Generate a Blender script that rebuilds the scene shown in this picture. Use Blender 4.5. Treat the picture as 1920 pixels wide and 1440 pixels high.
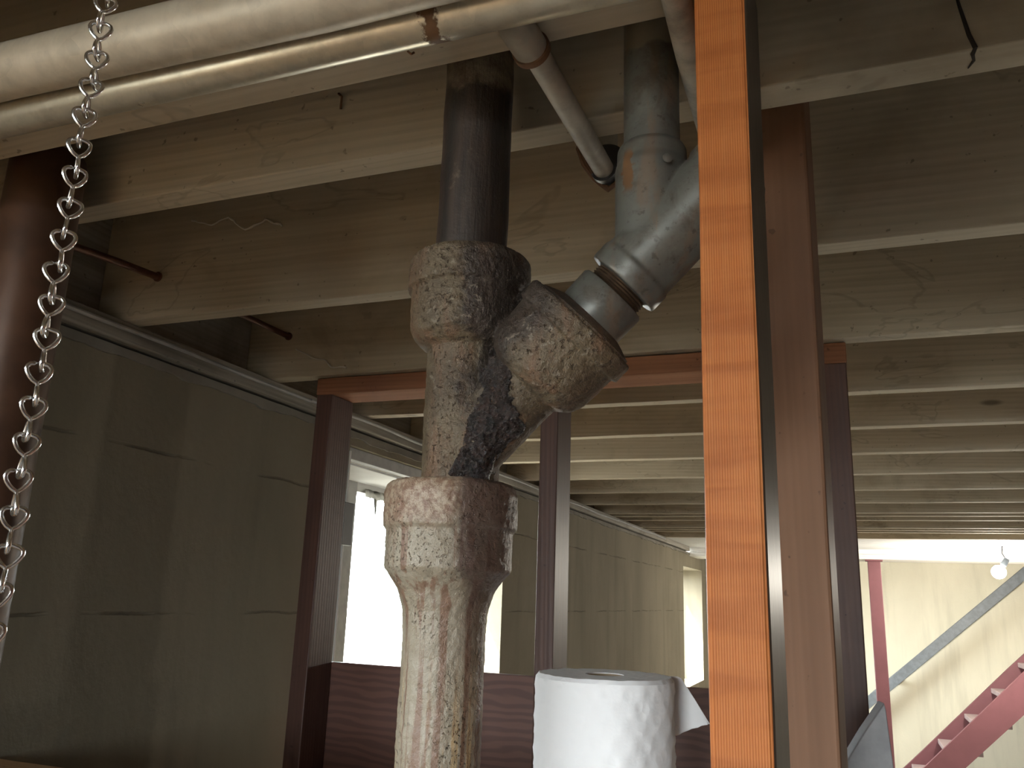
import bpy, bmesh, math, random
from mathutils import Vector, Matrix, noise as mnoise

random.seed(7)
scene = bpy.context.scene
for o in list(bpy.data.objects):
    bpy.data.objects.remove(o)
COL = scene.collection

# ------------------------------------------------------------------ camera
# origin of the world = the camera's position; +Y runs along the left wall, +Z is up
YAW, PITCH, ROLL = (math.radians(a) for a in (21.614, 14.267, 2.068))
F_PX = 1573.7
fw = Vector((-math.sin(YAW) * math.cos(PITCH), math.cos(YAW) * math.cos(PITCH), math.sin(PITCH)))
rt = Vector((math.cos(YAW), math.sin(YAW), 0))
up = rt.cross(fw)
r2 = math.cos(ROLL) * rt + math.sin(ROLL) * up
u2 = -math.sin(ROLL) * rt + math.cos(ROLL) * up
cam_data = bpy.data.cameras.new('camera')
cam = bpy.data.objects.new('camera', cam_data)
COL.objects.link(cam)
m = Matrix.Identity(4)
for i in range(3):
    m[i][0], m[i][1], m[i][2] = r2[i], u2[i], -fw[i]
cam.matrix_world = m
cam_data.sensor_width = 36.0
cam_data.lens = 36.0 * F_PX / 1920.0
cam_data.clip_start = 0.01
scene.camera = cam

# ------------------------------------------------------------------ world: bright overcast sky
SKY = 110.0
world = bpy.data.worlds.new('overcast_sky')
scene.world = world
world.use_nodes = True
bg = world.node_tree.nodes['Background']
bg.inputs['Color'].default_value = (0.93, 0.97, 1.0, 1)
bg.inputs['Strength'].default_value = SKY

sun_data = bpy.data.lights.new('sun', 'SUN')
sun_data.energy = 430.0
sun_data.angle = math.radians(3.0)
sun_data.color = (1.0, 0.93, 0.82)
sun = bpy.data.objects.new('sun', sun_data)
COL.objects.link(sun)
sun.rotation_euler = Vector((math.cos(math.radians(63)), 0.25, -math.sin(math.radians(63)))).to_track_quat('-Z', 'Y').to_euler()

vs = scene.view_settings
vs.view_transform = 'Standard'
vs.look = 'None'
vs.exposure = -1.0
vs.gamma = 1.0
vs.use_curve_mapping = False
scene.cycles.use_denoising = True
scene.cycles.max_bounces = 9
scene.cycles.diffuse_bounces = 5
scene.cycles.use_adaptive_sampling = True
scene.cycles.adaptive_threshold = 0.03
scene.cycles.sample_clamp_indirect = 6.0
scene.cycles.caustics_reflective = False
scene.cycles.caustics_refractive = False

# window openings in the left wall: y0, y1, z0, z1
WIN = {1: (1.838, 2.93, -0.62, 0.367), 2: (6.70, 7.62, -0.62, 0.285), 3: (-1.50, -0.28, -0.34, 0.37)}
BACKWIN = (-0.80, 0.32, -0.34, 0.43)          # x0, x1, z0, z1 of the window in the back wall
YB = -2.7
WX_IN, WX_OUT = -1.17, -1.46
for k, (y0, y1, z0, z1) in WIN.items():          # portals guide the sky's light in through the panes
    ld = bpy.data.lights.new('window_daylight', 'AREA')
    ld.shape = 'RECTANGLE'
    ld.size, ld.size_y = y1 - y0, z1 - z0
    ld.cycles.is_portal = True
    lo = bpy.data.objects.new('window_daylight', ld)
    COL.objects.link(lo)
    lo.matrix_world = Matrix(((0, 0, -1, WX_OUT - 0.02), (1, 0, 0, (y0 + y1) / 2), (0, -1, 0, (z0 + z1) / 2), (0, 0, 0, 1)))

ld = bpy.data.lights.new('window_daylight', 'AREA')
ld.shape = 'RECTANGLE'
ld.size, ld.size_y = BACKWIN[1] - BACKWIN[0], BACKWIN[3] - BACKWIN[2]
ld.cycles.is_portal = True
lo = bpy.data.objects.new('window_daylight', ld)
COL.objects.link(lo)
lo.matrix_world = Matrix(((1, 0, 0, (BACKWIN[0] + BACKWIN[1]) / 2), (0, 0, -1, YB - 0.22), (0, 1, 0, (BACKWIN[2] + BACKWIN[3]) / 2), (0, 0, 0, 1)))

# ------------------------------------------------------------------ helpers: nodes
class NB:
    def __init__(s, name):
        s.mat = bpy.data.materials.new(name)
        s.mat.use_nodes = True
        s.t = s.mat.node_tree
        s.t.nodes.clear()
        s.out = s.t.nodes.new('ShaderNodeOutputMaterial')
    def n(s, typ, **kw):
        nd = s.t.nodes.new(typ)
        for k, v in kw.items():
            setattr(nd, k, v)
        return nd
    def put(s, sock, v):
        if isinstance(v, bpy.types.NodeSocket):
            s.t.links.new(v, sock)
        elif v is not None:
            if isinstance(v, tuple) and len(v) == 3 and sock.type == 'RGBA':
                v = (*v, 1)
            sock.default_value = v
    def obj(s):
        tc = s.n('ShaderNodeTexCoord')
        inf = s.n('ShaderNodeObjectInfo')
        mul = s.n('ShaderNodeVectorMath', operation='SCALE')
        cmb = s.n('ShaderNodeCombineXYZ')
        for i in range(3):
            s.t.links.new(inf.outputs['Random'], cmb.inputs[i])
        s.t.links.new(cmb.outputs[0], mul.inputs[0])
        mul.inputs['Scale'].default_value = 17.0
        add = s.n('ShaderNodeVectorMath', operation='ADD')
        s.t.links.new(tc.outputs['Object'], add.inputs[0])
        s.t.links.new(mul.outputs[0], add.inputs[1])
        return add.outputs[0]
    def pos(s):
        return s.n('ShaderNodeNewGeometry').outputs['Position']
    def scale(s, vec, sc):
        m = s.n('ShaderNodeVectorMath', operation='MULTIPLY')
        s.put(m.inputs[0], vec)
        m.inputs[1].default_value = sc
        return m.outputs[0]
    def noise(s, vec, scale=5, detail=4, rough=0.55, dist=0.0, color=False):
        nd = s.n('ShaderNodeTexNoise')
        s.put(nd.inputs['Vector'], vec)
        nd.inputs['Scale'].default_value = scale
        nd.inputs['Detail'].default_value = detail
        nd.inputs['Roughness'].default_value = rough
        nd.inputs['Distortion'].default_value = dist
        return nd.outputs['Color'] if color else nd.outputs['Fac']
    def wave(s, vec, scale, dist, detail=2, axis='X', dscale=1.0, prof='SIN'):
        nd = s.n('ShaderNodeTexWave', bands_direction=axis, wave_profile=prof)
        s.put(nd.inputs['Vector'], vec)
        nd.inputs['Scale'].default_value = scale
        nd.inputs['Distortion'].default_value = dist
        nd.inputs['Detail'].default_value = detail
        nd.inputs['Detail Scale'].default_value = dscale
        return nd.outputs['Fac']
    def voronoi(s, vec, scale):
        nd = s.n('ShaderNodeTexVoronoi')
        s.put(nd.inputs['Vector'], vec)
        nd.inputs['Scale'].default_value = scale
        return nd.outputs['Distance'], nd.outputs['Color']
    def ramp(s, fac, lo, hi):
        """smooth 0..1 between lo and hi"""
        nd = s.n('ShaderNodeMapRange', interpolation_type='SMOOTHSTEP')
        s.put(nd.inputs['Value'], fac)
        nd.inputs['From Min'].default_value = lo
        nd.inputs['From Max'].default_value = hi
        return nd.outputs['Result']
    def mix(s, fac, a, b, mode='MIX'):
        nd = s.n('ShaderNodeMix', data_type='RGBA', blend_type=mode)
        s.put(nd.inputs[0], fac)
        s.put(nd.inputs[6], a)
        s.put(nd.inputs[7], b)
        return nd.outputs[2]
    def math(s, op, a, b=None, c=None):
        nd = s.n('ShaderNodeMath', operation=op)
        s.put(nd.inputs[0], a)
        if b is not None:
            s.put(nd.inputs[1], b)
        if c is not None:
            s.put(nd.inputs[2], c)
        return nd.outputs[0]
    def sep(s, vec):
        nd = s.n('ShaderNodeSeparateXYZ')
        s.put(nd.inputs[0], vec)
        return nd.outputs
    def bump(s, h, strength=0.3, dist=0.002, nrm=None):
        nd = s.n('ShaderNodeBump')
        s.put(nd.inputs['Height'], h)
        nd.inputs['Strength'].default_value = strength
        nd.inputs['Distance'].default_value = dist
        if nrm is not None:
            s.put(nd.inputs['Normal'], nrm)
        return nd.outputs[0]
    def done(s, color, rough=0.6, metal=0.0, normal=None, spec=0.5, coat=0.0, coat_rough=0.2):
        b = s.n('ShaderNodeBsdfPrincipled')
        s.put(b.inputs['Base Color'], color)
        s.put(b.inputs['Roughness'], rough)
        s.put(b.inputs['Metallic'], metal)
        b.inputs['Specular IOR Level'].default_value = spec
        b.inputs['Coat Weight'].default_value = coat
        b.inputs['Coat Roughness'].default_value = coat_rough
        if normal is not None:
            s.put(b.inputs['Normal'], normal)
        s.t.links.new(b.outputs[0], s.out.inputs['Surface'])
        return s.mat

def wood(name, c1, c2, axis, rough=0.55, ring=55, stain=None, coat=0.0, bump=0.25, spec=0.4, stain_amt=0.5, grain=0.4, tide=0.0):
    """sawn wood: grain runs along the given axis of the object"""
    b = NB(name)
    v = b.obj()
    lo, hi = 1.2, 34.0
    sc = [hi, hi, hi]
    sc['XYZ'.index(axis)] = lo
    g = b.scale(v, tuple(sc))
    n1 = b.noise(g, 1.0, 5, 0.6, 0.6)
    sc2 = [ring, ring, ring]
    sc2['XYZ'.index(axis)] = 1.5
    w = b.wave(b.scale(v, tuple(sc2)), 0.9, 2.6, 2, 'DIAGONAL', 0.8)
    col = b.mix(b.ramp(n1, 0.3, 0.7), c1, c2)
    big = b.noise(v, 4.0, 5, 0.6, 0.4)
    vis = b.math('MULTIPLY', b.ramp(b.noise(v, 2.3, 2, 0.5), 0.35, 0.65), grain)
    col = b.mix(b.math('MULTIPLY', b.ramp(w, 0.45, 1.0), vis), col, tuple(x * 0.66 for x in c2))
    if stain:
        col = b.mix(b.math('MULTIPLY', b.ramp(big, 0.5, 0.68), stain_amt), col, stain)
        td = b.noise(b.scale(v, (0.6, 1, 1.6)), 5.5, 4, 0.55, 0.6)       # tide marks of old leaks
        ln = b.math('SUBTRACT', 1.0, b.ramp(b.math('ABSOLUTE', b.math('SUBTRACT', td, 0.60)), 0.002, 0.016))
        col = b.mix(b.math('MULTIPLY', ln, tide), col, tuple(x * 0.6 for x in stain))
        ksc = [16.0, 16.0, 16.0]
        ksc['XYZ'.index(axis)] = 5.0
        kd, kc = b.voronoi(b.scale(v, tuple(ksc)), 0.55)
        kn = b.math('MULTIPLY', b.math('SUBTRACT', 1.0, b.ramp(kd, 0.03, 0.09)), b.ramp(b.math('MULTIPLY', kc, 1.0), 0.66, 0.7))
        col = b.mix(b.math('MULTIPLY', kn, 0.7), col, tuple(x * 0.35 for x in stain))
    sp = b.noise(v, 90, 2, 0.5)
    col = b.mix(b.math('MULTIPLY', b.ramp(sp, 0.70, 0.76), 0.6), col, tuple(x * 0.3 for x in c2))
    h = b.math('ADD', b.math('MULTIPLY', n1, 0.7), b.math('MULTIPLY', w, 0.5))
    return b.done(col, rough, 0, b.bump(h, bump, 0.002), spec, coat, 0.28)

M = {}
M['joist'] = wood('whitewashed_joist', (0.57, 0.505, 0.395), (0.46, 0.40, 0.30), 'X', 0.75, 60, (0.29, 0.24, 0.17), stain_amt=0.5, spec=0.25, grain=0.3, bump=0.18, tide=0.28)
M['plank'] = wood('subfloor_plank', (0.36, 0.30, 0.22), (0.25, 0.20, 0.14), 'Y', 0.8, 50)
M['redwood'] = wood('red_stained_stud', (0.10, 0.05, 0.037), (0.072, 0.036, 0.028), 'Z', 0.45, 80, (0.06, 0.03, 0.023), coat=0.0, spec=0.3, bump=0.12)
M['redplate'] = wood('red_stained_plate', (0.30, 0.14, 0.08), (0.22, 0.10, 0.055), 'X', 0.85, 80, (0.20, 0.09, 0.06), spec=0.08, coat=0.0, bump=0.12)
M['brownpost'] = wood('brown_stained_post', (0.215, 0.112, 0.065), (0.18, 0.092, 0.053), 'Z', 0.6, 90, (0.14, 0.07, 0.045), coat=0.0, spec=0.25, grain=0.15, bump=0.12)
M['shaded_side'] = wood('shaded_side_varnish', (0.085, 0.06, 0.042), (0.06, 0.042, 0.03), 'Z', 0.46, 80, bump=0.12, spec=0.3)  # for the orange post's right face, its shade put into the colour
M['beam'] = wood('white_painted_beam', (0.80, 0.78, 0.72), (0.72, 0.70, 0.63), 'X', 0.6, 40)
M['sill'] = wood('old_sill_plate', (0.33, 0.31, 0.27), (0.21, 0.195, 0.165), 'Y', 0.85, 60, (0.12, 0.10, 0.08))
M['bench'] = wood('pale_bench_wood', (0.66, 0.43, 0.24), (0.55, 0.33, 0.17), 'X', 0.5, 70)

def orange_post():
    b = NB('orange_varnished_fir')
    v = b.obj()
    fine = b.wave(b.scale(v, (1, 0.35, 0.012)), 210, 1.2, 3, 'X', 1.4)
    n1 = b.noise(b.scale(v, (160, 160, 6)), 1.0, 4, 0.6)
    ripple = b.noise(b.scale(v, (7, 7, 42)), 1.0, 3, 0.5, 0.4)
    col = b.mix(b.ramp(fine, 0.1, 0.9), (0.37, 0.125, 0.036), (0.30, 0.092, 0.026))
    col = b.mix(b.math('MULTIPLY', b.ramp(n1, 0.35, 0.75), 0.5), col, (0.36, 0.135, 0.045))
    col = b.mix(b.math('MULTIPLY', b.ramp(ripple, 0.42, 0.66), 0.6), col, (0.21, 0.06, 0.017))
    kn = b.noise(b.scale(v, (26, 26, 16)), 1.0, 2, 0.5)
    col = b.mix(b.math('MULTIPLY', b.ramp(kn, 0.70, 0.78), 0.6), col, (0.20, 0.06, 0.02))
    h = b.math('ADD', b.math('MULTIPLY', fine, 0.25), b.math('MULTIPLY', ripple, 1.6))
    return b.done(col, 0.48, 0, b.bump(h, 0.35, 0.0022), 0.12, 0.0, 0.3)
M['orange'] = orange_post()

def plywood():
    b = NB('red_stained_plywood')
    v = b.obj()
    w = b.wave(b.scale(v, (1.6, 1, 5.0)), 4.0, 16.0, 3, 'Z', 0.55)
    n = b.noise(b.scale(v, (6, 6, 90)), 1, 4, 0.6)
    col = b.mix(b.ramp(w, 0.2, 0.9), (0.15, 0.07, 0.05), (0.095, 0.042, 0.034))
    col = b.mix(b.math('MULTIPLY', n, 0.4), col, (0.12, 0.055, 0.042))
    return b.done(col, 0.55, 0, b.bump(w, 0.1, 0.001))
M['plywood'] = plywood()

def concrete(name, c1, c2, lines=()):
    b = NB(name)
    p = b.pos()
    x, y, z = b.sep(p)
    big = b.noise(b.scale(p, (1, 1, 0.45)), 2.2, 6, 0.6, 0.3)
    fine = b.noise(p, 60, 4, 0.6)
    streak = b.noise(b.scale(p, (5, 5, 0.5)), 1.6, 4, 0.6)
    col = b.mix(b.ramp(big, 0.32, 0.7), c1, c2)
    col = b.mix(b.math('MULTIPLY', b.ramp(streak, 0.5, 0.72), 0.4), col, tuple(q * 0.72 for q in c2))
    h = b.math('ADD', b.math('MULTIPLY', fine, 0.35), b.math('MULTIPLY', big, 0.9))
    nz = b.noise(b.scale(p, (0, 1, 0)), 6.0, 5, 0.65)
    for z0, wd in lines:
        off = b.math('MULTIPLY', b.math('SUBTRACT', nz, 0.5), 0.022)
        d = b.math('ABSOLUTE', b.math('SUBTRACT', b.math('SUBTRACT', z, z0), off))
        brk = b.ramp(b.noise(b.scale(p, (0, 1, 0)), 4.0, 3, 0.6), 0.42, 0.60)
        k = b.math('MULTIPLY', b.math('SUBTRACT', 1.0, b.ramp(d, wd * 0.25, wd)), brk)
        col = b.mix(b.math('MULTIPLY', k, 0.5), col, tuple(q * 0.30 for q in c2))
        h = b.math('SUBTRACT', h, b.math('MULTIPLY', k, 1.6))
    return b.done(col, 0.85, 0, b.bump(h, 0.5, 0.006), 0.25)
M['wall'] = concrete('olive_painted_concrete', (0.215, 0.19, 0.138), (0.16, 0.14, 0.10), ((0.238, 0.004), (-0.05, 0.0035)))
M['far_wall'] = concrete('cream_painted_wall', (0.80, 0.755, 0.60), (0.70, 0.66, 0.52))
M['floor'] = concrete('grey_concrete_floor', (0.60, 0.57, 0.52), (0.50, 0.475, 0.43))
M['ground'] = concrete('garden_soil', (0.13, 0.125, 0.11), (0.10, 0.095, 0.085))
M['mortar'] = concrete('crumbly_mortar', (0.26, 0.245, 0.21), (0.13, 0.12, 0.10))

def plain(name, c, rough=0.6, metal=0.0, nscale=30, var=0.25, bump=0.2, coat=0.0):
    b = NB(name)
    v = b.obj()
    n = b.noise(v, nscale, 5, 0.6)
    big = b.noise(v, nscale * 0.15, 3, 0.6)
    col = b.mix(b.ramp(n, 0.35, 0.7), c, tuple(q * (1 - var) for q in c))
    col = b.mix(b.math('MULTIPLY', b.ramp(big, 0.4, 0.7), 0.5), col, tuple(q * (1 - var * 1.4) for q in c))
    return b.done(col, rough, metal, b.bump(n, bump, 0.001), 0.5, coat)
M['white_paint'] = plain('old_white_paint', (0.74, 0.75, 0.74), 0.6, nscale=12, var=0.12)
M['grey_paint'] = plain('grey_window_paint', (0.40, 0.41, 0.41), 0.6, nscale=20)
M['red_paint'] = plain('red_oxide_paint', (0.17, 0.062, 0.072), 0.6, nscale=9, var=0.15)
M['tread'] = plain('worn_pink_tread', (0.36, 0.27, 0.26), 0.7, nscale=14, var=0.2)
M['handrail'] = plain('slate_painted_rail', (0.20, 0.225, 0.245), 0.5)
M['zinc'] = plain('bright_zinc_chain', (0.95, 0.96, 0.98), 0.2, 1.0, 60, 0.08, 0.05)
M['black'] = plain('black_plastic', (0.03, 0.03, 0.033), 0.5)
M['dark_metal'] = plain('dark_grey_sheet_metal', (0.19, 0.175, 0.175), 0.42, 0.0, 18, 0.35)
M['copper'] = plain('dull_copper_pipe', (0.13, 0.052, 0.032), 0.5, 0.4, 40, 0.4)
M['thin_pipe'] = plain('grey_painted_pipe', (0.44, 0.41, 0.345), 0.6, 0.0, 30, 0.35, 0.5)
M['thin_pipe_b'] = plain('cream_painted_pipe', (0.60, 0.55, 0.46), 0.65, 0.0, 40, 0.5, 0.8)
M['rust_strap'] = plain('rusty_strap', (0.17, 0.085, 0.04), 0.8, 0.2, 60, 0.5, 0.8)
M['brown_pipe'] = plain('rust_brown_pipe', (0.10, 0.052, 0.032), 0.42, 0.2, 14, 0.4, 0.35)
M['web'] = plain('dusty_cobweb', (0.85, 0.83, 0.76), 0.9)
M['crack'] = plain('dark_split', (0.03, 0.022, 0.016), 0.95)
M['aluminium'] = plain('aluminium_reflector', (0.75, 0.76, 0.78), 0.3, 0.9)

def galv(name, c, spot=None, dirty=0.4, rough=0.36, metal=0.75, spangle=70, grime=False):
    b = NB(name)
    p = b.pos()
    x, y, z = b.sep(p)
    d, vc = b.voronoi(p, spangle)
    n = b.noise(p, 22, 5, 0.65)
    n2 = b.noise(b.scale(p, (60, 60, 14)), 1, 4, 0.6)
    col = b.mix(b.ramp(n, 0.35, 0.65), c, tuple(q * 0.72 for q in c))
    col = b.mix(b.math('MULTIPLY', b.math('MULTIPLY', vc, 1.0), 0.35), col, tuple(q * 1.25 for q in c))
    k = b.math('MULTIPLY', b.ramp(n2, 0.52, 0.66), dirty)
    col = b.mix(k, col, (0.14, 0.09, 0.055))
    if grime:
        g1 = b.noise(p, 34, 5, 0.7, 0.4)
        g2 = b.noise(p, 130, 4, 0.65)
        col = b.mix(b.math('MULTIPLY', b.ramp(g1, 0.46, 0.66), 0.75), col, (0.045, 0.034, 0.024))
        col = b.mix(b.math('MULTIPLY', b.ramp(g2, 0.60, 0.68), 0.55), col, (0.03, 0.022, 0.016))
        ez = b.math('ADD', z, b.math('MULTIPLY', b.math('SUBTRACT', b.noise(p, 26, 3, 0.5), 0.5), 0.05))
        top = b.ramp(ez, 0.449, 0.455)
        col = b.mix(b.math('MULTIPLY', top, 0.85), col, (0.19, 0.165, 0.12))
        k = b.math('MAXIMUM', k, b.math('MAXIMUM', top, b.math('MULTIPLY', b.ramp(g1, 0.46, 0.66), 0.8)))
    r = b.math('MULTIPLY_ADD', n, 0.25, rough - 0.1)
    met = b.math('MULTIPLY', b.math('SUBTRACT', 1.0, k), metal)
    if spot:
        sx, sw, sy0 = spot
        dd = b.math('ABSOLUTE', b.math('SUBTRACT', x, sx))
        dd = b.math('ADD', dd, b.math('MULTIPLY', b.math('SUBTRACT', b.noise(p, 120, 4, 0.6), 0.5), sw * 3.2))
        k2 = b.math('SUBTRACT', 1.0, b.ramp(dd, sw * 0.6, sw))
        if sy0 is not None:
            k2 = b.math('MULTIPLY', k2, b.math('SUBTRACT', 1.0, b.ramp(b.math('ABSOLUTE', b.math('SUBTRACT', z, sy0)), 0.014, 0.022)))
        rc = b.mix(b.noise(p, 90, 3, 0.6), (0.16, 0.075, 0.024), (0.06, 0.03, 0.013))
        col = b.mix(k2, col, rc)
        met = b.math('MULTIPLY', met, b.math('SUBTRACT', 1.0, k2))
        r = b.math('ADD', r, b.math('MULTIPLY', k2, 0.4))
    return b.done(col, r, met, b.bump(b.math('ADD', n, b.math('MULTIPLY', n2, 0.6)), 0.25, 0.0012), 0.5)
M['galv_bright'] = galv('galvanized_spangle', (0.70, 0.65, 0.53), (-0.262, 0.010, None), 0.03, 0.30, 0.6, 140)
M['galv_dull'] = galv('dusty_galvanized', (0.62, 0.55, 0.44), None, 0.08, 0.42, 0.15)
M['galv_grey'] = galv('weathered_galvanized', (0.125, 0.125, 0.11), (-0.1435, 0.0055, 0.336), 0.6, 0.40, 0.3, 120, True)
M['thread'] = plain('rusty_pipe_thread', (0.12, 0.075, 0.045), 0.45, 0.5, 50, 0.5, 0.6)

def iron_dark():
    b = NB('blackened_cast_iron')
    p = b.pos()
    x, y, z = b.sep(p)
    st = b.noise(b.scale(p, (70, 70, 6)), 1, 5, 0.65)
    n = b.noise(p, 45, 6, 0.7)
    col = b.mix(b.ramp(st, 0.35, 0.7), (0.012, 0.010, 0.009), (0.042, 0.027, 0.020))
    col = b.mix(b.math('MULTIPLY', b.ramp(n, 0.60, 0.70), 0.5), col, (0.15, 0.125, 0.10))
    # dusty bare top: the black bitumen ends in a ragged edge below the floor
    e = b.math('ADD', z, b.math('MULTIPLY', b.math('SUBTRACT', b.noise(p, 40, 5, 0.65), 0.5), 0.05))
    dust = b.mix(b.ramp(b.noise(p, 30, 6, 0.7), 0.35, 0.65), (0.22, 0.18, 0.13), (0.07, 0.05, 0.037))
    col = b.mix(b.ramp(e, 0.438, 0.452), col, dust)
    return b.done(col, b.math('MULTIPLY_ADD', n, 0.3, 0.4), 0.0, b.bump(b.math('ADD', n, st), 0.6, 0.002), 0.4)
M['iron_dark'] = iron_dark()

def iron_tan():
    b = NB('tan_painted_rusting_iron')
    p = b.pos()
    x, y, z = b.sep(p)
    n = b.noise(p, 26, 6, 0.7, 0.3)
    f = b.noise(p, 150, 4, 0.7)
    f2 = b.noise(p, 260, 3, 0.6)
    st = b.noise(b.scale(p, (55, 55, 9)), 1, 5, 0.65)
    col = b.mix(b.ramp(n, 0.34, 0.64), (0.12, 0.091, 0.055), (0.068, 0.047, 0.027))
    col = b.mix(b.math('MULTIPLY', b.ramp(st, 0.46, 0.64), 0.8), col, (0.135, 0.075, 0.042))
    # leak stain: a dark band under the branch, creeping left and up the socket
    band = b.math('ADD', x, b.math('MULTIPLY', b.math('SUBTRACT', n, 0.5), 0.07))
    leak = b.ramp(band, -0.284, -0.268)
    zz = b.math('ADD', z, b.math('MULTIPLY', b.math('SUBTRACT', st, 0.5), 0.05))
    br = b.math('SUBTRACT', z, x)                 # keeps the stain off the branch socket
    keep = b.ramp(b.math('ADD', br, b.math('MULTIPLY', b.math('SUBTRACT', n, 0.5), 0.06)), 0.392, 0.43)
    leak = b.math('MULTIPLY', leak, keep)
    leak = b.math('MULTIPLY', leak, b.math('SUBTRACT', 1.0, b.math('MULTIPLY', b.ramp(zz, 0.27, 0.29), 0.4)))
    col = b.mix(b.math('MULTIPLY', leak, 0.88), col, (0.026, 0.018, 0.014))
    # chalky speckle and pits
    sp = b.math('MULTIPLY', b.ramp(f, 0.57, 0.66), b.ramp(b.noise(p, 18, 3, 0.6), 0.42, 0.6))
    col = b.mix(b.math('MULTIPLY', sp, 0.65), col, (0.23, 0.195, 0.15))
    pit = b.ramp(f2, 0.60, 0.68)
    col = b.mix(b.math('MULTIPLY', pit, 0.55), col, (0.06, 0.035, 0.022))
    h = b.math('ADD', b.math('MULTIPLY', f, 0.6), b.math('MULTIPLY', n, 1.2))
    h = b.math('SUBTRACT', h, b.math('MULTIPLY', pit, 0.6))
    return b.done(col, b.math('MULTIPLY_ADD', f, 0.3, 0.38), 0, b.bump(h, 1.0, 0.0045), 0.45)
M['iron_tan'] = iron_tan()

def iron_cream():
    b = NB('cream_painted_streaked_iron')
    p = b.pos()
    x, y, z = b.sep(p)
    n = b.noise(p, 24, 6, 0.7, 0.3)
    f = b.noise(p, 170, 4, 0.7)
    st = b.noise(b.scale(p, (75, 75, 2.2)), 1, 4, 0.55, 0.25)
    st2 = b.noise(b.scale(p, (120, 120, 3.5)), 1.3, 4, 0.6, 0.2)
    col = b.mix(b.ramp(n, 0.35, 0.65), (0.29, 0.25, 0.19), (0.235, 0.195, 0.14))
    low = b.math('SUBTRACT', 1.0, b.ramp(z, -0.14, -0.03))
    col = b.mix(b.math('MULTIPLY', b.math('MULTIPLY', b.ramp(st2, 0.46, 0.62), low), 0.8), col, (0.50, 0.32, 0.12))
    col = b.mix(b.math('MULTIPLY', b.ramp(st, 0.515, 0.585), 0.8), col, (0.15, 0.075, 0.045))
    col = b.mix(b.math('MULTIPLY', b.ramp(st2, 0.56, 0.64), 0.7), col, (0.16, 0.095, 0.065))
    # rusted rim of the socket and leak on the right
    e = b.math('ADD', z, b.math('MULTIPLY', b.math('SUBTRACT', n, 0.5), 0.05))
    rim = b.ramp(e, 0.046, 0.066)
    rc = b.mix(b.ramp(f, 0.4, 0.62), (0.17, 0.095, 0.06), (0.34, 0.265, 0.19))
    col = b.mix(b.math('MULTIPLY', rim, 0.9), col, rc)
    band = b.math('ADD', x, b.math('MULTIPLY', b.math('SUBTRACT', st, 0.5), 0.04))
    leak = b.math('MULTIPLY', b.ramp(band, -0.278, -0.262), b.ramp(z, -0.10, 0.03))
    col = b.mix(b.math('MULTIPLY', leak, 0.85), col, (0.075, 0.05, 0.042))
    pit = b.math('MULTIPLY', b.ramp(b.noise(p, 380, 2, 0.5), 0.60, 0.66), b.ramp(b.noise(p, 16, 3, 0.6), 0.44, 0.60))
    col = b.mix(b.math('MULTIPLY', pit, 0.75), col, (0.085, 0.05, 0.03))
    h = b.math('SUBTRACT', b.math('MULTIPLY', n, 1.0), b.math('MULTIPLY', pit, 0.8))
    h = b.math('ADD', h, b.math('MULTIPLY', f, 0.35))
    return b.done(col, b.math('MULTIPLY_ADD', n, 0.3, 0.27), 0, b.bump(h, 0.9, 0.004), 0.5)
M['iron_cream'] = iron_cream()

def crust():
    b = NB('black_rust_crust')
    p = b.pos()
    n = b.noise(p, 70, 6, 0.75)
    f = b.noise(p, 220, 4, 0.7)
    col = b.mix(b.ramp(n, 0.38, 0.62), (0.010, 0.007, 0.006), (0.042, 0.025, 0.020))
    col = b.mix(b.math('MULTIPLY', b.ramp(f, 0.62, 0.68), 0.4), col, (0.25, 0.20, 0.165))
    return b.done(col, b.math('MULTIPLY_ADD', f, 0.5, 0.02), 0, b.bump(b.math('ADD', n, f), 1.0, 0.006), 0.8)
M['crust'] = crust()

def paper():
    b = NB('white_paper_towel')
    v = b.obj()
    d, vc = b.voronoi(b.scale(v, (1, 1, 1)), 75)
    n = b.noise(v, 300, 3, 0.6)
    h = b.math('ADD', b.ramp(d, 0.1, 0.5), b.math('MULTIPLY', n, 0.3))
    return b.done((0.90, 0.885, 0.88), 0.9, 0, b.bump(h, 0.35, 0.0012), 0.15)
M['paper'] = paper()

def glass():
    b = NB('dusty_window_glass')
    tr = b.n('ShaderNodeBsdfTransparent')
    tr.inputs[0].default_value = (0.93, 0.95, 0.95, 1)
    gl = b.n('ShaderNodeBsdfGlossy')
    gl.inputs['Roughness'].default_value = 0.08
    mx = b.n('ShaderNodeMixShader')
    mx.inputs[0].default_value = 0.06
    b.t.links.new(tr.outputs[0], mx.inputs[1])
    b.t.links.new(gl.outputs[0], mx.inputs[2])
    b.t.links.new(mx.outputs[0], b.out.inputs['Surface'])
    return b.mat
M['glass'] = glass()

def rag():
    b = NB('tattered_plastic_film')
    p = b.pos()
    n = b.noise(b.scale(p, (40, 40, 6)), 1, 4, 0.6)
    tr = b.n('ShaderNodeBsdfTransparent')
    tl = b.n('ShaderNodeBsdfTranslucent')
    tl.inputs[0].default_value = (0.30, 0.29, 0.27, 1)
    mx = b.n('ShaderNodeMixShader')
    b.t.links.new(b.math('MULTIPLY_ADD', b.ramp(n, 0.3, 0.6), 0.04, 0.955), mx.inputs[0])
    b.t.links.new(tr.outputs[0], mx.inputs[1])
    b.t.links.new(tl.outputs[0], mx.inputs[2])
    b.t.links.new(mx.outputs[0], b.out.inputs['Surface'])
    return b.mat
M['rag'] = rag()

def emit(name, c, s):
    b = NB(name)
    e = b.n('ShaderNodeEmission')
    e.inputs[0].default_value = (*c, 1)
    e.inputs[1].default_value = s
    b.t.links.new(e.outputs[0], b.out.inputs['Surface'])
    return b.mat

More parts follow.
